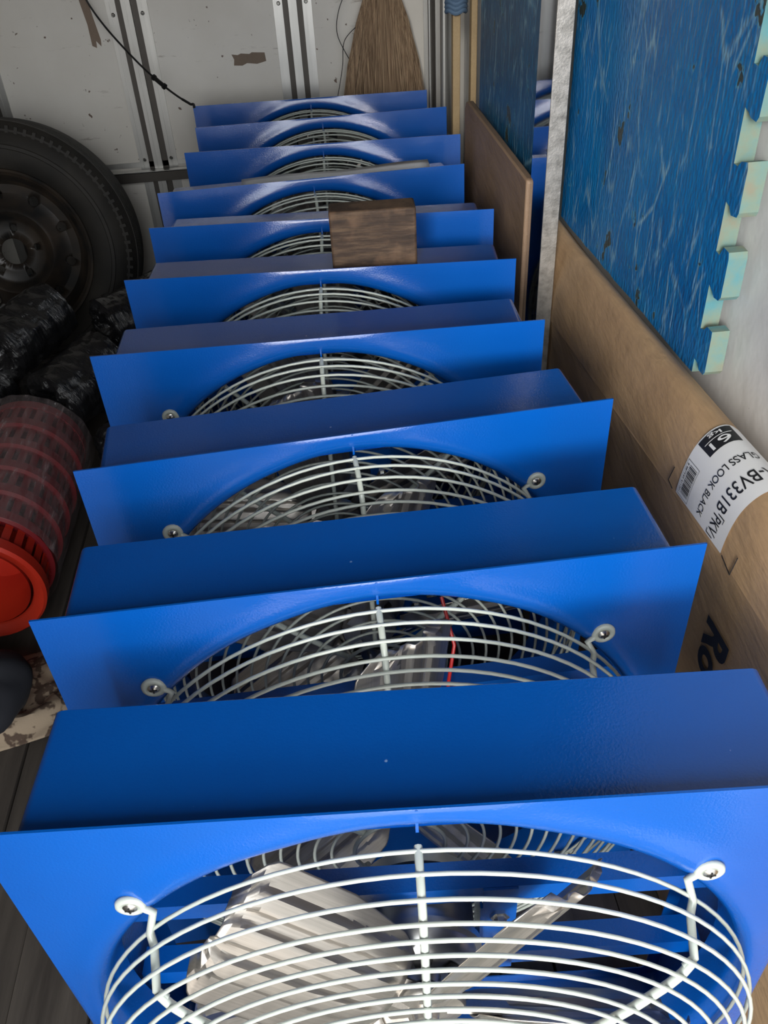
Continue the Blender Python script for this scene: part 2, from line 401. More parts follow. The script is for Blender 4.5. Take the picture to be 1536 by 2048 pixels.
# torn tape left on the back wall
def tape(pts, label):
    q = MB(); y = YB - 0.0012
    n = len(pts); q.add([(x, y, z) for x, z in pts] + [(x, YB, z) for x, z in pts],
        [tuple(range(n))] + [(i, (i + 1) % n, n + (i + 1) % n, n + i) for i in range(n)])
    tag(q.build('tape_strip', M['tape'], smooth=False), label, 'tape')
tape([(-0.600, 0.98), (-0.600, 0.90), (-0.592, 0.84), (-0.592, 0.785), (-0.580, 0.779), (-0.578, 0.797), (-0.566, 0.782), (-0.564, 0.80), (-0.572, 0.86), (-0.578, 0.93), (-0.580, 0.98)],
     'long torn strip of brown tape hanging down the white back wall')
tape([(-0.193, 0.736), (-0.175, 0.733), (-0.165, 0.737), (-0.140, 0.734), (-0.132, 0.738), (-0.094, 0.735), (-0.092, 0.712), (-0.12, 0.706), (-0.15, 0.710), (-0.165, 0.704), (-0.190, 0.706), (-0.187, 0.722)],
     'short torn piece of brown tape stuck level between two wall profiles')

# ------------------------------------------------------------------ exhaust fans
W = 0.66; H = W; CZ = 0.33; RO = 0.300
def dome(t_):      # guard profile: (ring radius, distance in front of the panel)
    return [(.306, .010), (.305, .028), (.300, .045), (.290, .058), (.277, .064), (.262, .068), (.245, .071), (.228, .074), (.211, .076),
            (.192, .078), (.173, .0795), (.154, .081), (.135, .082), (.116, .083), (.097, .084), (.078, .0845)]
GZ = 0.314
GP = dome(0)
def panel_mesh():
    q = MB(); n = 144; rows = []
    for i in range(n):
        a = 2 * PI * i / n
        c_, s_ = math.cos(a), math.sin(a); row = []
        k_ = (W / 2) / max(abs(c_), abs(s_))
        R1 = 0.3185
        for f in (1.0, 0.8, 0.6, 0.45, 0.33, 0.24, 0.17, 0.11, 0.06, 0.0):
            dist = (k_ - R1) * f
            y = -0.0046 * math.exp(-(dist / 0.016) ** 2) * min(1.0, (k_ - R1) / 0.03)
            row.append(((R1 + dist) * c_, y if f < 1 else 0.0, CZ + (R1 + dist) * s_))
        y0_ = row[-1][1]
        for j in range(1, 9):
            b = PI / 2 * j / 8
            r = R1 - 0.0185 * math.sin(b); row.append((r * c_, y0_ + 0.0185 * (1 - math.cos(b)), CZ + r * s_))
        row.append((RO * c_, 0.050, CZ + RO * s_)); rows.append(row)
    m_ = len(rows[0]); vs = [p for row in rows for p in row]; fs = []
    for i in range(n):
        j = (i + 1) % n
        for k_ in range(m_ - 1): fs.append((i * m_ + k_, i * m_ + k_ + 1, j * m_ + k_ + 1, j * m_ + k_))
    q.add(vs, fs)
    h = W / 2
    for (x0, x1, z0, z1) in ((-h, h, H - 0.0012, H), (-h, h, 0, 0.0012), (-h, -h + 0.0012, 0, H), (h - 0.0012, h, 0, H)):
        q.box(x0, x1, 0.0001, 0.0022, z0, z1)
    q.box(-0.0012, 0.0012, -0.0008, 0.0006, H - 0.030, H - 0.0005)
    return q
def housing_mesh(d=0.135):
    q = MB(); a = 0.3115; az = 0.3050; y0, y1 = 0.0022, d; z0, z1 = CZ - az, CZ + az; rc = 0.009
    pts = []
    for (cx, cz, a0) in ((a - rc, z1 - rc, 0), (-a + rc, z1 - rc, PI / 2), (-a + rc, z0 + rc, PI), (a - rc, z0 + rc, 1.5 * PI)):
        for k_ in range(7):
            t_ = a0 + PI / 2 * k_ / 6; pts.append((cx + rc * math.cos(t_), cz + rc * math.sin(t_)))
    n = len(pts); th = 0.0015
    def scale(p, dd):
        cx_, cz_ = p[0], p[1] - CZ; f = (a - dd) / a; return (cx_ * f, CZ + cz_ * f)
    rings = [(pts, y0), (pts, y1 - 0.002), ([scale(p, 0.002) for p in pts], y1), ([scale(p, 0.016) for p in pts], y1),
             ([scale(p, 0.016) for p in pts], y1 - th), ([scale(p, th) for p in pts], y1 - 0.003), ([scale(p, th) for p in pts], y0)]
    vs = [(p[0], y, p[1]) for (pp, y) in rings for p in pp]; fs = []
    for r in range(len(rings) - 1):
        for i in range(n):
            j = (i + 1) % n; fs.append((r * n + i, r * n + j, (r + 1) * n + j, (r + 1) * n + i))
    q.add(vs, fs); return q
def guard_mesh(GZ=0.314):
    q = MB()
    for (r, o_) in GP: q.ring(r, -o_, 0.0020, 0, GZ, 84, 6)
    q.ring(0.052, -0.0845, 0.0026, 0, GZ, 40, 6)
    def spoke(ang, r0=0.0034, i0=0):
        q.tube([((r - 0.001) * math.cos(ang), -(o_ - 0.0045), GZ + (r - 0.001) * math.sin(ang)) for (r, o_) in GP[i0:]] +
               [(0.050 * math.cos(ang), -0.081, GZ + 0.050 * math.sin(ang))], r0, 8)
    spoke(PI / 2); spoke(-PI / 2)
    for sx in (-1, 1):
        for sz in (-1, 1):
            ang = math.atan2(sz * 0.215, sx * 0.240)
            spoke(ang, 0.0040, 3)
            ex, ez = sx * 0.236, CZ + sz * 0.222
            r, o_ = GP[3]
            bx, bz = (r + 0.0) * math.cos(ang), GZ + (r + 0.0) * math.sin(ang)
            pts = [(ex - sx * 0.009, -0.004, ez - sz * 0.004), (ex - sx * 0.017, -0.006, ez - sz * 0.008), (bx + sx * 0.010, -0.011, bz + sz * 0.012),
                   (bx + sx * 0.006, -0.020, bz + sz * 0.007), (bx + sx * 0.003, -0.036, bz + sz * 0.003), (bx, -(o_ - 0.006), bz), (bx - sx * 0.008, -(o_ - 0.002), bz - sz * 0.006)]
            q.tube(pts, 0.0036, 8)
            q.tube([(ex + 0.0095 * math.cos(2 * PI * k_ / 20), -0.0036, ez + 0.0095 * math.sin(2 * PI * k_ / 20)) for k_ in range(20)], 0.0036, 8, closed=True)
    return q
def screw_mesh():
    q = MB()
    q.lathe([(0, -0.0095), (0.0035, -0.0092), (0.0062, -0.0075), (0.0066, -0.0060), (0.0095, -0.0058), (0.0095, -0.0040), (0, -0.0040)], 20)
    q.box(-0.0038, 0.0038, -0.0100, -0.0088, -0.0007, 0.0007, mi=1); q.box(-0.0007, 0.0007, -0.0100, -0.0088, -0.0038, 0.0038, mi=1)
    return q
def blade_mesh():
    # local: x = radial, z = chord (tangential), y = thickness; pitched 40 deg about x
    q = MB(); nu, nv = 26, 72; beta = math.radians(35)
    def f(u, v):
        r = 0.045 + 0.212 * u
        half = 0.050 + 0.018 * min(1, u * 2.2)
        if u > 0.86: half *= 1 - 0.55 * ((u - 0.86) / 0.14) ** 2.2
        if u < 0.10: half *= 0.78 + 2.2 * u
        w_ = (v * 2 - 1); zc = w_ * half
        ridge = 0.0
        for rc in (-0.52, -0.06, 0.40):
            dd = abs(zc / 0.068 - rc); ridge += 0.0056 * max(0.0, min(1.0, (0.17 - dd) / 0.07))
        ridge *= min(1, u * 7) * max(0.0, min(1.0, (half - abs(zc)) / 0.008))
        cam_ = -0.010 * (1 - w_ * w_)
        yy = cam_ - ridge
        c_, s_ = math.cos(beta), math.sin(beta)
        return (r, yy * c_ + zc * s_ * -1, zc * c_ + yy * s_)
    q.grid(f, nu, nv); return q
def motor_mesh():
    q = MB(); X = Matrix.Translation((0, 0, CZ))
    q.lathe([(0, 0.128), (0.020, 0.128), (0.024, 0.127), (0.046, 0.126), (0.056, 0.124), (0.058, 0.122), (0.058, 0.118), (0.062, 0.117), (0.062, 0.108), (0.057, 0.107),
             (0.057, 0.052), (0.062, 0.051), (0.062, 0.044), (0.056, 0.042), (0.052, 0.030), (0.042, 0.022), (0.018, 0.018), (0.016, 0.010), (0, 0.010)], 48, xf=X)
    q.lathe([(0.0075, 0.012), (0.0075, -0.022), (0, -0.022)], 16, xf=X)
    for k_ in range(6):     # cooling slots in the end bell
        a = PI / 6 + k_ * PI / 3
        pts = []
        for r, dy in ((0.026, -0.0008), (0.040, -0.0008)):
            for da in (-0.28, -0.14, 0, 0.14, 0.28):
                pts.append((r * math.cos(a + da), 0.0195 + (r - 0.026) * 0.15 + dy - 0.0012, CZ + r * math.sin(a + da)))
        q.add(pts, [(i, i + 1, i + 6, i + 5) for i in range(4)], 1)
    return q
def cradle_mesh(sx):
    q = MB()
    a, c_ = sorted((sx * 0.064, sx * 0.098)); q.box(a, c_, 0.060, 0.0625, CZ - 0.085, CZ + 0.085)
    a, c_ = sorted((sx * 0.0615, sx * 0.0641)); q.box(a, c_, 0.060, 0.100, CZ - 0.050, CZ + 0.050)
    return q
def bolt_mesh():
    q = MB(); q.lathe([(0, -0.010), (0.006, -0.010), (0.0065, -0.004), (0.010, -0.004), (0.010, 0)], 6)
    q.lathe([(0.003, 0), (0.003, 0.03), (0, 0.03)], 8); return q
def bar_mesh(z):
    q = MB(); q.box(-0.303, 0.303, 0.063, 0.0655, z - 0.013, z + 0.013); q.box(-0.303, 0.303, 0.0655, 0.092, z + 0.0105, z + 0.013)
    return q
def hub_mesh():
    q = MB(); X = Matrix.Translation((0, 0, CZ))
    q.lathe([(0, -0.022), (0.012, -0.022), (0.014, -0.014), (0.038, -0.012), (0.040, -0.009), (0.040, -0.004), (0.016, -0.002), (0.014, 0.008), (0, 0.008)], 32, xf=X)
    for k_ in range(5):
        a = BL0 + k_ * 2 * PI / 5; R_ = Matrix.Translation((0, 0, CZ)) @ Matrix.Rotation(-a, 4, 'Y')
        q.box(0.020, 0.086, -0.0095, -0.0055, -0.014, 0.014, xf=R_ @ Matrix.Rotation(math.radians(38), 4, 'X'))
        for rr in (0.054, 0.074):
            for zz in (-0.008, 0.008): q.lathe([(0, -0.0125), (0.0025, -0.012), (0.0036, -0.0095)], 10, xf=R_ @ Matrix.Rotation(math.radians(38), 4, 'X') @ Matrix.Translation((rr, 0, zz)))
    return q
BL0 = 0.0
MESH = {}
def make_fan():
    root = thing('exhaust_fan', 'x', 'fan')
    panel_mesh().build('front_panel', M['blue'], root, angle=50)
    housing_mesh().build('housing', M['blue'], root)
    g = guard_mesh().build('wire_guard', M['wire'], root, angle=70); g['label'] = 'white wire guard'
    for sx in (-1, 1):
        for sz in (-1, 1): screw_mesh().build('screw', [M['zinc'], M['dark']], root, loc=(sx * 0.236, 0.001, CZ + sz * 0.222))
    for dz in (-0.070, 0.072): bar_mesh(CZ + dz).build('mounting_bar', M['blue'], root, smooth=False)
    mo = motor_mesh().build('motor', [M['motor'], M['dark']], root, angle=40)
    for sx in (-1, 1): cradle_mesh(sx).build('motor_bracket', M['blue'], root, smooth=False)
    for sx in (-1, 1):
        for sz in (-1, 1): bolt_mesh().build('bolt', M['zinc'], root, loc=(sx * 0.081, 0.060, CZ + sz * 0.036))
    rt = hub_mesh().build('hub', M['blade'], root)
    bm_ = blade_mesh()
    for k_ in range(5):
        o_ = bm_.build('blade', M['blade'], rt, angle=20, solid=0.0014)
        o_.location = (0, -0.004, CZ); o_.rotation_euler = (0, -(BL0 + k_ * 2 * PI / 5), 0)
    return root
def copy_tree(o, parent=None):
    c = o.copy(); C.objects.link(c)
    if parent: c.parent = parent
    for ch in list(o.children): copy_tree(ch, c)
    return c
fans = [  # left and right end of the panel's top edge (x, y), blade angle, label; nearest first
    ((-0.304, 0.368), (0.367, 0.325), 69, 'nearest blue fan, its white wire guard and silver blades in full view'),
    ((-0.307, 0.589), (0.357, 0.598), 92, 'second blue fan from the camera, red wires behind its guard'),
    ((-0.312, 0.833), (0.353, 0.878), 84, 'third blue fan from the camera, standing beside the white carton label'),
    ((-0.341, 1.122), (0.324, 1.108), 110, 'fourth blue fan from the camera, left corner beside the shiny black rolls'),
    ((-0.331, 1.391), (0.335, 1.338), 55, 'fifth blue fan from the camera, directly in front of the wooden block'),
    ((-0.316, 1.637), (0.341, 1.584), 100, 'sixth blue fan from the camera, partly hidden behind the wooden block'),
    ((-0.322, 1.846), (0.343, 1.877), 80, 'seventh blue fan from the camera, its left half dented and shiny'),
    ((-0.284, 2.138), (0.362, 2.111), 120, 'third blue fan from the back wall, with a white strip before it'),
    ((-0.280, 2.364), (0.383, 2.381), 70, 'second blue fan from the back wall, a bright dent in its top edge'),
    ((-0.304, 2.602), (0.354, 2.583), 95, 'rearmost blue fan against the back wall, below the straw broom')]
proto = make_fan()
tg_ = guard_mesh(0.324).build('wire_guard', M['wire'], None, angle=70); tight_guard = tg_.data; bpy.data.objects.remove(tg_)
for i, (a, c_, ba, lab) in enumerate(fans):
    f = proto if i == 0 else copy_tree(proto)
    f.location = ((a[0] + c_[0]) / 2, (a[1] + c_[1]) / 2, 0.0)
    lean = math.radians([0, 0, 0, 0, 0, 2.5, 3.0, 4.0, 4.5, 4.5][i])
    f.rotation_euler = (-lean, 0, math.atan2(c_[1] - a[1], c_[0] - a[0]))
    f.location.y -= H * math.sin(lean)
    f['label'] = lab; f['group'] = 'row of blue exhaust fans'
    for ch in f.children:
        if ch.name.startswith('hub'):
            ang = -math.radians(ba - 8)
            ch.matrix_local = Matrix.Translation((0, 0, CZ)) @ Matrix.Rotation(ang, 4, 'Y') @ Matrix.Translation((0, 0, -CZ))
        if ch.name.startswith('wire_guard') and i > 0: ch.data = tight_guard

second = [o_ for o_ in C.objects if o_.get('label', '').startswith('second blue fan from the camera')][0]
q = MB(); pts_ = [(0.075, 0.075, CZ + 0.03), (0.082, 0.05, CZ + 0.07), (0.078, 0.045, CZ + 0.11), (0.088, 0.06, CZ + 0.16), (0.080, 0.10, CZ + 0.20)]
q.tube(pts_, 0.0022, 8); q.build('red_wire', M['red_wire'], second)

# ------------------------------------------------------------------ wooden block on the fifth fan
b_ = MB(); b_.box(-0.073, 0.073, -0.026, 0.026, 0, 0.104); o = b_.build('wooden_block', M['timber'], bevel=0.004)
o.location = (0.100, 1.425, 0.6360); o.rotation_euler = (0, 0, math.radians(-3)); tag(o, 'stained wooden block standing on top of a blue fan', 'block')
b_ = MB(); b_.grid(lambda u, v: (-0.15 + 0.42 * u, 1.885 + 0.075 * v, 0.6362 + 0.002 + (0.001 + 0.010 * u) * v + 0.002 * math.sin(u * 9)), 20, 4)
o = b_.build('paper_strip', M['duct'], solid=0.001); tag(o, 'glossy white paper strip lying on top of the seventh blue fan', 'paper')

# ------------------------------------------------------------------ cartons on the right
near_p = [(0.400, 0.000), (0.400, 0.30), (0.401, 0.57), (0.400, 0.600), (0.404, 0.634), (0.412, 0.659), (0.426, 0.676), (0.442, 0.682), (0.458, 0.675), (0.477, 0.652), (0.492, 0.55), (0.492, 0.0)]
far_p = [(0.436, 0.000), (0.436, 0.30), (0.437, 0.46), (0.434, 0.485), (0.437, 0.540), (0.444, 0.585), (0.455, 0.620), (0.467, 0.630), (0.478, 0.622), (0.489, 0.600), (0.492, 0.55), (0.492, 0.0)]
Y0C, Y1C = 0.16, 1.60
def catmull(P, t_):
    n = len(P) - 1; i = min(int(t_), n - 1); f = t_ - i
    p0, p1, p2, p3 = P[max(i - 1, 0)], P[i], P[i + 1], P[min(i + 2, n)]
    return tuple(0.5 * ((2 * p1[k_]) + (-p0[k_] + p2[k_]) * f + (2 * p0[k_] - 5 * p1[k_] + 4 * p2[k_] - p3[k_]) * f * f + (-p0[k_] + 3 * p1[k_] - 3 * p2[k_] + p3[k_]) * f ** 3) for k_ in (0, 1))
def prof_at(y):
    f = max(0.0, min(1.0, (y - 0.62) / (1.455 - 0.62)))
    return [(a[0] + (c_[0] - a[0]) * f, a[1] + (c_[1] - a[1]) * f) for a, c_ in zip(near_p, far_p)]
def samples(y, t0, t1, n):
    P = prof_at(y); return [catmull(P, t0 + (t1 - t0) * k_ / n) for k_ in range(n + 1)]
def surf(y, s, off=0.0):
    """point on the carton skin, s metres above the crease (negative: below it)"""
    P = prof_at(y)
    if s <= 0:
        # walk down the face
        x = P[3][0]; return Vector((x - off + 0.0, y, P[3][1] + s))
    pts = samples(y, 3, 9, 48); d = 0
    for a, c_ in zip(pts, pts[1:]):
        L = math.hypot(c_[0] - a[0], c_[1] - a[1])
        if d + L >= s:
            f = (s - d) / L; tx, tz = (c_[0] - a[0]) / L, (c_[1] - a[1]) / L
            return Vector((a[0] + tx * (s - d) - tz * off, y, a[1] + tz * (s - d) + tx * off))
        d += L
    a = pts[-1]; return Vector((a[0] + off, y, a[1]))
carton = thing('appliance_carton', 'long brown appliance carton with a white printed label, along the right wall', 'carton')
b_ = MB()
def cs(u, v):
    y = Y0C + (Y1C - Y0C) * u
    p = catmull(prof_at(y), v * 11)
    wob = 0.0016 * noise.noise(Vector((y * 5, v * 9, 1.3))) if 0.27 < v < 0.9 else 0
    return (p[0] - wob - 0.0005 , y, p[1] + wob)
b_.grid(cs, 60, 88)
for y in (Y0C, Y1C):
    row = [(p[0] - 0.0005, y, p[1]) for p in samples(y, 0, 11, 88)]
    b_.add(row, [tuple(range(len(row)))])
body = b_.build('carton_body', M['kraft'], carton, angle=30)
# label, wrapped over the rolled top
LY0, LY1 = 0.779, 0.644       # v = 0 at LY0
def lab(u, v, off): return surf(LY0 - v, LS1 - u, off)
LS0, LS1 = 0.004, 0.130
b_ = MB(); b_.grid(lambda i, j: lab((LS1 - LS0) * i, 0.135 * j, 0.0016), 40, 10)
slab = b_.build('shipping_label', M['paper'], carton); slab['label'] = 'white printed shipping label'
def place(q, vs, fs, u0, v0, off, mi=0): q.add([lab(u0 + a, v0 + c_, off) for a, c_ in vs], fs, mi)
def rect(q, u0, u1, v0, v1, off, n=8, mi=0):
    q.grid(lambda i, j: lab(u0 + (u1 - u0) * i, v0 + (v1 - v0) * j, off), n, 3, mi)
# black weight box with white figures
b_ = MB(); rect(b_, 0.016, 0.056, 0.003, 0.036, 0.0021); bx = b_.build('weight_box', M['ink'], slab)
b_ = MB()
vs, fs = text_mesh('61', 0.024, 0.014); place(b_, vs, fs, 0.024, 0.019, 0.0027)
rect(b_, 0.020, 0.052, 0.0155, 0.0167, 0.0027)
vs, fs = text_mesh('kg', 0.015, 0.009); place(b_, vs, fs, 0.028, 0.0045, 0.0027)
b_.build('weight_lettering', M['paper'], slab)
b_ = MB()
vs, fs = text_mesh('GLASS LOOK BLACK', 0.104, 0.0125); place(b_, vs, fs, 0.014, 0.062, 0.0022)
vs, fs = text_mesh('MR-BV331B', 0.088, 0.0215); place(b_, vs, fs, 0.001, 0.094, 0.0022)
vs, fs = text_mesh('PKV', 0.024, 0.0195); place(b_, vs, fs, 0.0955, 0.096, 0.0022)
rect(b_, 0.0915, 0.0928, 0.105, 0.120, 0.0022); rect(b_, 0.0915, 0.0975, 0.1188, 0.120, 0.0022)
rect(b_, 0.1222, 0.1234, 0.094, 0.110, 0.0022); rect(b_, 0.1175, 0.1234, 0.094, 0.0952, 0.0022)
b_.build('label_lettering', M['ink'], slab)
b_ = MB(); rr_ = random.Random(3); u = 0.080
while u < 0.119:
    wd = rr_.choice((0.0006, 0.0009, 0.0014)); rect(b_, u, u + wd, 0.012, 0.032, 0.0022, 1); u += wd + rr_.choice((0.0006, 0.001, 0.0013))
for (u0, u1, v0, v1) in ((0.076, 0.1235, 0.003, 0.0035), (0.076, 0.1235, 0.0345, 0.035), (0.076, 0.0765, 0.003, 0.035), (0.123, 0.1235, 0.003, 0.035)):
    rect(b_, u0, u1, v0, v1, 0.0022, 4)
vs, fs = text_mesh('4 901234 567894'.replace('4 901234 567894', '8 887549 411201'), 0.040, 0.0042); place(b_, vs, fs, 0.080, 0.0055, 0.0022)
b_.build('barcode', M['ink'], slab)
# big printed letters running down the face, and the corner marks
def face_pt(u, v): return surf(0.640 - v, -u, 0.0022)
b_ = MB()
vs, fs = text_mesh('Ro', 0.080, 0.056, 0.035); vs = [(a * 1.0, c_) for a, c_ in vs]
b_.add([face_pt(0.080 + a, c_ + 0.006) for a, c_ in vs], fs)
b_.build('printed_lettering', M['marker'], carton)
b_ = MB()
b_.tube([surf(0.640, 0.004, 0.0018), surf(0.615, -0.004, 0.0018), surf(0.612, 0.022, 0.0018)], 0.0006, 4)
b_.build('pen_mark', M['ink'], carton)
b_ = MB()
b_.tube([surf(0.790, 0.002, 0.0018), surf(0.806, 0.006, 0.0018), surf(0.800, 0.028, 0.0018)], 0.0006, 4)
b_.build('pen_mark', M['ink'], carton)

# second carton further in
b_ = MB(); x0, x1, y0, y1, zt = 0.398, 0.414, 1.562, 2.21, 0.715
out = [(y0, 0.0), (y0, zt - 0.004), (y0 + 0.006, zt)] + [(y1 - 0.035, zt), (y1 - 0.015, zt - 0.006), (y1 - 0.003, zt - 0.022), (y1, zt - 0.045), (y1, 0.0)]
n = len(out)
b_.add([(x0, y, z) for y, z in out] + [(x1, y, z) for y, z in out], [tuple(range(n)), tuple(range(n, 2 * n))] + [(i, (i + 1) % n, n + (i + 1) % n, n + i) for i in range(n)])
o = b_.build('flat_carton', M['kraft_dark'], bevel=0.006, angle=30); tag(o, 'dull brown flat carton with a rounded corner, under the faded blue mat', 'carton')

# ------------------------------------------------------------------ steel post with mirror side
post = thing('steel_post', 'upright steel post with worn silver edge and mirror-bright side', 'post', (0.419, 1.505, 0))
b_ = MB(); b_.box(-0.014, 0.0135, -0.047, 0.052, 0.0, 1.99); b_.build('post_body', M['mirror'], post, smooth=False)
b_ = MB(); b_.box(-0.0148, 0.0140, -0.0495, -0.047, 0.0, 1.99); e_ = b_.build('front_edge', M['steel_edge'], post, bevel=0.0008); e_['label'] = 'worn silver front edge'

# ------------------------------------------------------------------ foam puzzle mats
def foam_mat(name, x0, x1, yn, yf, zbn, zbf, zt, mface, lab_, teeth=True):
    """outline in the y-z plane, extruded in x; the near vertical edge carries puzzle teeth"""
    out = []
    z = zbn; out.append((yn, z)); k_ = 0; rj = random.Random(5)
    if teeth:
        out = [(yn + 0.018, zbn)]
        zc = zbn + 0.012
        while zc < zt - 0.1:
            j = lambda: rj.uniform(-0.0025, 0.0025)
            a0, a1 = zc, zc + 0.060                     # tooth: narrow neck, wide head
            out += [(yn + 0.018, a0 + 0.008), (yn + 0.008, a0 + 0.006 + j()), (yn + 0.001, a0 - 0.001 + j()), (yn - 0.014 + j(), a0), (yn - 0.017, a0 + 0.006),
                    (yn - 0.017 + j(), a1 - 0.006), (yn - 0.014, a1 + 0.001), (yn + 0.001, a1 + j()), (yn + 0.008, a1 - 0.008 + j()), (yn + 0.018, a1 - 0.009)]
            zc += 0.102
    out += [(yn + 0.018 if teeth else yn, zt), (yf, zt)]
    nb = 24
    for i in range(nb + 1):
        f = i / nb; y = yf + (yn + 0.018 - yf) * f
        if 0 < f < 1 or i == 0: out.append((y, zbf + (zbn - zbf) * f + rj.uniform(-0.0012, 0.0012)))
    n_ = len(out); q = MB()
    q.add([(x0, y, z) for y, z in out], [tuple(range(n_))], 0)
    q.add([(x1, y, z) for y, z in out], [tuple(range(n_))], 1)
    q.add([(x0, y, z) for y, z in out] + [(x1, y, z) for y, z in out], [(i, (i + 1) % n_, n_ + (i + 1) % n_, n_ + i) for i in range(n_)], 1)
    o_ = q.build(name, [mface, M['foam']], smooth=False)
    tag(o_, lab_, 'foam mat'); return o_
foam_mat('foam_mat', 0.480, 0.503, 0.930, 1.60, 0.646, 0.628, 1.9, M['mat'], 'peeling bright blue foam mat with pale puzzle-tooth edge, above the labelled carton')
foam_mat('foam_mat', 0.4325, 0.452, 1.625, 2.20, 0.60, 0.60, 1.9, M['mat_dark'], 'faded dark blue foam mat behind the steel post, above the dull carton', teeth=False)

# ------------------------------------------------------------------ poles and rope in the far right corner
def pole(x, y, w_, d_, mat_, label, dx=0.0, name='pole', rnd=False):
    q = MB()
    if rnd: q.tube([(x, y, 0.0), (x + dx, y, 1.97)], w_ / 2, 16)
    else: q.box(x - w_ / 2, x + w_ / 2, y - d_ / 2, y + d_ / 2, 0, 1.97)
    tag(q.build(name, mat_, bevel=0 if rnd else 0.002), label, 'pole', 'poles leaning in the back corner')
pole(0.422, 2.68, 0.024, 0.02, M['pole_metal'], 'shiny grey metal tube in the back corner, between profile and wooden posts', name='metal_tube', rnd=True)
pole(0.386, 2.72, 0.010, 0.010, M['pole_metal'], 'thin grey metal rod in the back corner, leftmost of the poles', name='metal_rod', rnd=True)
pole(0.4165, 2.45, 0.020, 0.026, M['pole_wood'], 'pale wooden post in the back corner with rope round its top', name='wooden_post')
pole(0.4660, 2.47, 0.016, 0.030, M['pole_wood'], 'pale wooden post right beside the faded blue mat', name='wooden_post')
q = MB()
for k_ in range(4):
    q.tube([(0.4165 + 0.024 * math.cos(2 * PI * i / 24), 2.45 + 0.030 * math.sin(2 * PI * i / 24), 0.868 + k_ * 0.010 + 0.003 * math.sin(i)) for i in range(24)], 0.006, 8, closed=True)
tag(q.build('rope', M['rope']), 'blue grey rope wound round a wooden slat at the top edge', 'rope')

# ------------------------------------------------------------------ broom
bro = thing('straw_broom', 'brown straw broom hanging against the back wall', 'broom', (0.25, 2.80, 0.62))
q = MB(); rb = random.Random(11)
for i in range(620):
    a = rb.uniform(-1, 1); d_ = rb.uniform(-1, 1)
    if rb.random() < 0.5: d_ = -abs(d_)
    top = Vector((0.012 + a * 0.016, d_ * 0.012, 0.335)); bot = Vector((0.004 + a * 0.126 + rb.uniform(-0.006, 0.006), d_ * 0.020 + a * 0.004, rb.uniform(-0.06, -0.02)))
    mid = top.lerp(bot, 0.42) + Vector((a * 0.012 + rb.uniform(-0.003, 0.003), rb.uniform(-0.003, 0.003), 0))
    mid2 = top.lerp(bot, 0.72) + Vector((a * 0.010 + rb.uniform(-0.003, 0.003), rb.uniform(-0.002, 0.002), 0))
    q.tube([top, mid, mid2, bot], rb.uniform(0.0013, 0.0022), 4, caps=False, r_end=0.0009)
q.build('bristles', M['straw'], bro)['kind'] = 'stuff'
q = MB(); q.lathe([(0.0, 0.30), (0.022, 0.30), (0.025, 0.33), (0.022, 0.36), (0.016, 0.38), (0, 0.385)], 20, ax='z', xf=Matrix.Translation((0.012, 0, 0))); q.build('binding', M['rope'], bro)
q = MB(); q.tube([(0.012, 0, 0.34), (0.02, 0.005, 1.15)], 0.012, 12); q.build('handle', M['pole_wood'], bro)
# loose dark wire beside the broom
q = MB()
def smooth_pts(P, n=10):
    r_ = []
    for i in range(len(P) - 1):
        for k_ in range(n):
            t_ = k_ / n; p0, p1, p2, p3 = [Vector(P[max(0, min(len(P) - 1, j))]) for j in (i - 1, i, i + 1, i + 2)]
            r_.append(0.5 * ((2 * p1) + (-p0 + p2) * t_ + (2 * p0 - 5 * p1 + 4 * p2 - p3) * t_ * t_ + (-p0 + 3 * p1 - 3 * p2 + p3) * t_ ** 3))
    r_.append(Vector(P[-1])); return r_
q.tube(smooth_pts([(0.17, 2.81, 0.90), (0.135, 2.80, 0.84), (0.125, 2.80, 0.78), (0.150, 2.80, 0.72), (0.165, 2.795, 0.70)]), 0.0012, 6)
q.tube(smooth_pts([(0.19, 2.80, 0.80), (0.145, 2.80, 0.76), (0.135, 2.80, 0.70), (0.125, 2.79, 0.66), (0.108, 2.785, 0.60)]), 0.0012, 6)
tag(q.build('loose_wire', M['cord']), 'thin dark looped wire hanging beside the straw broom', 'wire')

# bungee cord from the wall to the rearmost fan
q = MB(); P = smooth_pts([(-0.60, 2.80, 1.02), (-0.572, 2.80, 0.92), (-0.53, 2.78, 0.845), (-0.455, 2.72, 0.765), (-0.395, 2.67, 0.715), (-0.345, 2.63, 0.682), (-0.308, 2.605, 0.663)])
q.tube(P, 0.0028, 8); cord = q.build('elastic_cord', M['cord']); tag(cord, 'black elastic cord hooked to the corner of the rearmost fan', 'cord')
q = MB(); q.tube([P[40] - (P[40] - P[36]) * 0.6, P[40], P[43]], 0.0062, 10)
for c_ in (P[38], P[43]): q.tube([c_ - (P[43] - P[38]).normalized() * 0.003, c_ + (P[43] - P[38]).normalized() * 0.003], 0.0085, 10)
q.build('toggle', M['cord'], cord)
q = MB(); q.tube(smooth_pts([P[-8], P[-4], P[-1], (-0.300, 2.598, 0.664), (-0.300, 2.598, 0.655)], 4), 0.0036, 8); q.build('hook', M['cord'], cord)

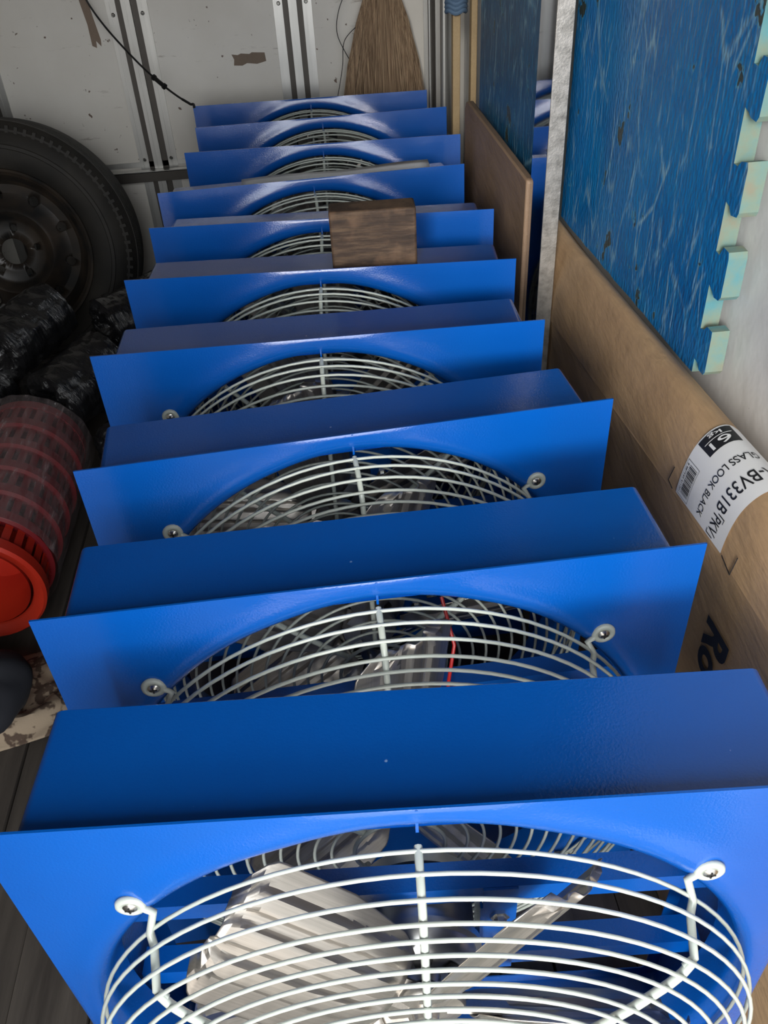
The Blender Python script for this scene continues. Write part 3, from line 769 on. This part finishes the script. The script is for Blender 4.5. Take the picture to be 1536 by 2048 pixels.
# ------------------------------------------------------------------ spare wheel leaning on the back wall
wh = thing('spare_wheel', 'dusty black spare tyre on a black steel wheel, leaning on the back wall', 'wheel', (-0.852, 2.400, 0.0), (math.radians(-12), 0, math.radians(4)))
wh.scale = (1.05, 1.05, 1.05)
WZ = 0.335
X = Matrix.Translation((0, 0, WZ))
q = MB(); prof = []
tp = [(0.205, -0.082), (0.212, -0.090), (0.225, -0.100), (0.245, -0.108), (0.262, -0.1105), (0.264, -0.1125), (0.272, -0.1125), (0.274, -0.110), (0.290, -0.104), (0.303, -0.094), (0.308, -0.094), (0.318, -0.083), (0.326, -0.072)]
tread = []
for k_ in range(9):
    yy = -0.066 + k_ * 0.0165; tread += [(0.331 - 0.000 - abs(k_ - 4) * 0.0006, yy - 0.006), (0.331 - abs(k_ - 4) * 0.0006, yy + 0.006), (0.323, yy + 0.0065), (0.323, yy + 0.0100)]
prof = tp + tread[:-2] + [(r, -y) for r, y in reversed(tp)]
q.lathe(prof, 120, xf=X, closed=False)
for k_ in range(90):   # shoulder lugs
    R_ = X @ Matrix.Rotation(2 * PI * k_ / 90, 4, 'Y')
    for sg in (-1, 1):
        a, c_ = sorted((sg * 0.074, sg * 0.096)); q.box(0.300, 0.3165, a, c_, -0.004, 0.004, xf=R_)
q.build('tyre', M['rubber'], wh, angle=25)
q = MB()
q.lathe([(0.207, -0.096), (0.213, -0.098), (0.215, -0.092), (0.208, -0.086), (0.198, -0.080), (0.190, -0.060), (0.182, -0.050), (0.180, 0.05), (0.198, 0.08), (0.212, 0.092)], 96, xf=X)
rim = q.build('rim', M['wheel'], wh, angle=30)
q = MB()
q.lathe([(0.0, -0.035), (0.055, -0.035), (0.078, -0.036), (0.086, -0.040), (0.098, -0.056), (0.106, -0.060), (0.114, -0.056), (0.130, -0.040), (0.150, -0.032), (0.172, -0.036), (0.182, -0.046),
         (0.182, -0.041), (0.172, -0.031), (0.150, -0.027), (0.130, -0.035), (0.114, -0.051), (0.106, -0.055), (0.098, -0.051), (0.086, -0.035), (0.078, -0.031), (0.055, -0.030), (0.0, -0.030)], 96)
disc = q.build('wheel_disc', M['wheel'], None, angle=30)
cut = MB()
cut.lathe([(0, -0.1), (0.034, -0.1), (0.034, 0.05), (0, 0.05)], 32)
for k_ in range(10):
    a = 2 * PI * k_ / 10 + 0.35
    cut.lathe([(0, -0.1), (0.0125, -0.1), (0.0125, 0.05), (0, 0.05)], 20, xf=Matrix.Translation((0.146 * math.cos(a), 0, 0.146 * math.sin(a))))
for k_ in range(5):
    a = 2 * PI * k_ / 5 + 0.1
    cut.lathe([(0, -0.1), (0.009, -0.1), (0.009, 0.05), (0, 0.05)], 16, xf=Matrix.Translation((0.062 * math.cos(a), 0, 0.062 * math.sin(a))))
co = cut.build('cutter', M['wheel'])
bmod = disc.modifiers.new('b', 'BOOLEAN'); bmod.operation = 'DIFFERENCE'; bmod.object = co; bmod.solver = 'EXACT'
dg = bpy.context.evaluated_depsgraph_get(); dg.update()
me2 = bpy.data.meshes.new_from_object(disc.evaluated_get(dg)); disc.modifiers.clear(); disc.data = me2
bpy.data.objects.remove(co)
disc.parent = wh; disc.location = (0, 0, WZ)

# ------------------------------------------------------------------ black film-wrapped rolls
def roll(loc, rot, r, L, label, seed):
    root = thing('wrapped_roll', label, 'roll', loc, rot, 'black film-wrapped rolls by the wheel')
    def rad(a, h):
        nz = noise.noise(Vector((math.cos(a) * 1.5 + seed, math.sin(a) * 1.5, h * 9))) * 0.010
        nz += 0.003 * abs(math.sin(h * 62 + 2 * math.cos(a) + seed))
        nz += 0.004 * noise.noise(Vector((math.cos(a) * 6, math.sin(a) * 6 + seed, h * 40)))
        return r + nz
    q = MB(); nu, nv = 72, 40
    def f(u, v):
        a = 2 * PI * u; h = (v - 0.5) * L
        return (rad(a, h) * math.cos(a), rad(a, h) * math.sin(a), h)
    q.grid(f, nu, nv); q.build('film_wrap', M['film_black'], root, angle=80)
    for sg in (-1, 1):
        q = MB()
        def g(u, v):
            a = 2 * PI * u; h = sg * 0.5 * L
            rr = rad(a, h) * (1 - v) + r * 0.26 * v
            cr_ = 0.016 * noise.noise(Vector((math.cos(a) * 4 + seed, math.sin(a) * 5, v * 6)))
            return (rr * math.cos(a), rr * math.sin(a), h + sg * (0.012 * math.sin(v * PI) + cr_ * math.sin(v * PI)) - sg * 0.015 * v * v)
        q.grid(g, 48, 8)
        def g2(u, v):
            a = 2 * PI * u; rr = r * 0.26; return (rr * math.cos(a), rr * math.sin(a), sg * (0.5 * L - 0.015 - v * L * 0.35))
        q.grid(g2, 48, 1); q.build('end_fold', M['film_black'], root, angle=80)
    return root
D = math.radians
rolls = [((-0.740, 2.015, 0.300), (D(98), 0, D(-30)), 0.072, 0.20, 'black wrapped roll standing just below the spare wheel, topmost of the pile'),
         ((-0.600, 1.870, 0.225), (D(98), 0, D(-34)), 0.078, 0.19, 'black wrapped roll with a dark open end, right behind the red baskets'),
         ((-0.885, 1.890, 0.175), (D(96), 0, D(-25)), 0.070, 0.18, 'black wrapped roll at the left edge of the photo, behind the red baskets'),
         ((-0.470, 2.085, 0.300), (D(95), 0, D(-48)), 0.068, 0.20, 'black wrapped roll beside the fourth fan, close under the tyre'),
         ((-0.462, 1.795, 0.110), (D(85), 0, D(-20)), 0.078, 0.20, 'black wrapped roll on the floor between red baskets and the fourth fan'),
         ((-0.690, 2.110, 0.090), (D(88), 0, D(75)), 0.080, 0.24, 'black wrapped roll lying lowest on the floor under the pile')]
for i, (l, rr, r, L, lab_) in enumerate(rolls): roll(l, rr, r, L, lab_, i * 3.7 + 0.5)

# ------------------------------------------------------------------ film-wrapped stack of red plastic baskets, lying on its side
bk = thing('basket_stack', 'stack of red plastic baskets wrapped in clear film, lying on the floor', 'baskets', (-0.700, 1.23, 0.150), (D(0.5), 0, D(0)))
R0 = 0.128
for k_ in range(6):
    q = MB(); yb = 0.078 * k_; r1, r2 = R0 - 0.004, R0 - 0.034
    # rim
    q.lathe([(r1 - 0.022, yb - 0.004), (r1 - 0.004, yb - 0.012), (r1 + 0.001, yb - 0.006), (r1, yb + 0.018), (r1 - 0.008, yb + 0.018), (r1 - 0.012, yb + 0.004), (r1 - 0.026, yb + 0.004)], 64, closed=True)
    # slotted wall
    ns = 30; depth = 0.085
    for s_ in range(ns):
        a0 = 2 * PI * s_ / ns; a1 = a0 + 2 * PI / ns * 0.60
        vs = []
        for (rr, yy) in ((r1 - 0.005, yb + 0.012), (r1 - 0.009, yb + depth)):
            for aa in (a0, (a0 + a1) / 2, a1):
                for dr in (0, -0.004): vs.append(((rr + dr) * math.cos(aa), yy, (rr + dr) * math.sin(aa)))
        q.add(vs, [(0, 2, 8, 6), (2, 4, 10, 8), (1, 7, 9, 3), (3, 9, 11, 5), (0, 6, 7, 1), (4, 5, 11, 10)])
    q.lathe([(r1 - 0.007, yb + depth - 0.012), (r1 - 0.007, yb + depth + 0.012), (r1 - 0.012, yb + depth + 0.012), (r1 - 0.012, yb + depth - 0.012)], 64, closed=True)
    if k_ == 0: q.lathe([(r1 - 0.030, yb + 0.000), (r1 - 0.040, yb + 0.07), (r1 - 0.045, yb + 0.12), (0, yb + 0.12)], 64)
    if k_ == 5: q.lathe([(r1 - 0.009, yb + depth), (r1 - 0.03, yb + depth + 0.01), (0, yb + depth + 0.012)], 64)
    q.build('basket', M['red'] if k_ in (0,) else M['red_deep'], bk, angle=40)
q = MB()
q.grid(lambda u, v: ((R0 + 0.006 + 0.0035 * noise.noise(Vector((math.cos(2 * PI * u) * 5, math.sin(2 * PI * u) * 5, v * 5)))) * math.cos(2 * PI * u), 0.060 + 0.425 * v, (R0 + 0.006 + 0.0035 * noise.noise(Vector((math.cos(2 * PI * u) * 5, math.sin(2 * PI * u) * 5, v * 5)))) * math.sin(2 * PI * u)), 96, 40)
q.build('stretch_film', M['film_clear'], bk, angle=80)

# ------------------------------------------------------------------ patterned cloth and black bag at the left edge
q = MB()
def cl(u, v):
    x = -0.80 + 0.27 * u + 0.02 * math.sin(v * 5); y = 0.975 + 0.22 * v - 0.02 * math.sin(u * 4)
    h = 0.012 + 0.05 * max(0, noise.noise(Vector((u * 3.0, v * 3.0, 1.97)))) + 0.006 * noise.noise(Vector((u * 11, v * 9, 4)))
    ed = min(u, 1 - u, v, 1 - v) * 6; return (x, y, 0.003 + h * min(1, ed))
q.grid(cl, 50, 40); tag(q.build('patterned_cloth', M['cloth'], solid=0.003), 'crumpled cream and brown patterned cloth on the floor below the red baskets', 'cloth')
q = MB()
def bg(u, v):
    a = 2 * PI * u; p = PI * v - PI / 2
    n_ = 1 + 0.12 * noise.noise(Vector((math.cos(a) * 1.6, math.sin(a) * 1.6, v * 3)))
    c_ = math.copysign(abs(math.cos(p)) ** 0.7, math.cos(p))
    return (0.13 * c_ * math.cos(a) * n_, 0.10 * c_ * math.sin(a) * n_, 0.062 * math.sin(p) * n_ + 0.012 * noise.noise(Vector((math.cos(a) * 3, math.sin(a) * 3, v * 4 + 7))))
q.grid(bg, 48, 24); tag(q.build('cloth_bag', M['black_cloth'], loc=(-0.700, 1.02, 0.095)), 'rounded black cloth bag on the patterned cloth at the left edge', 'bag')
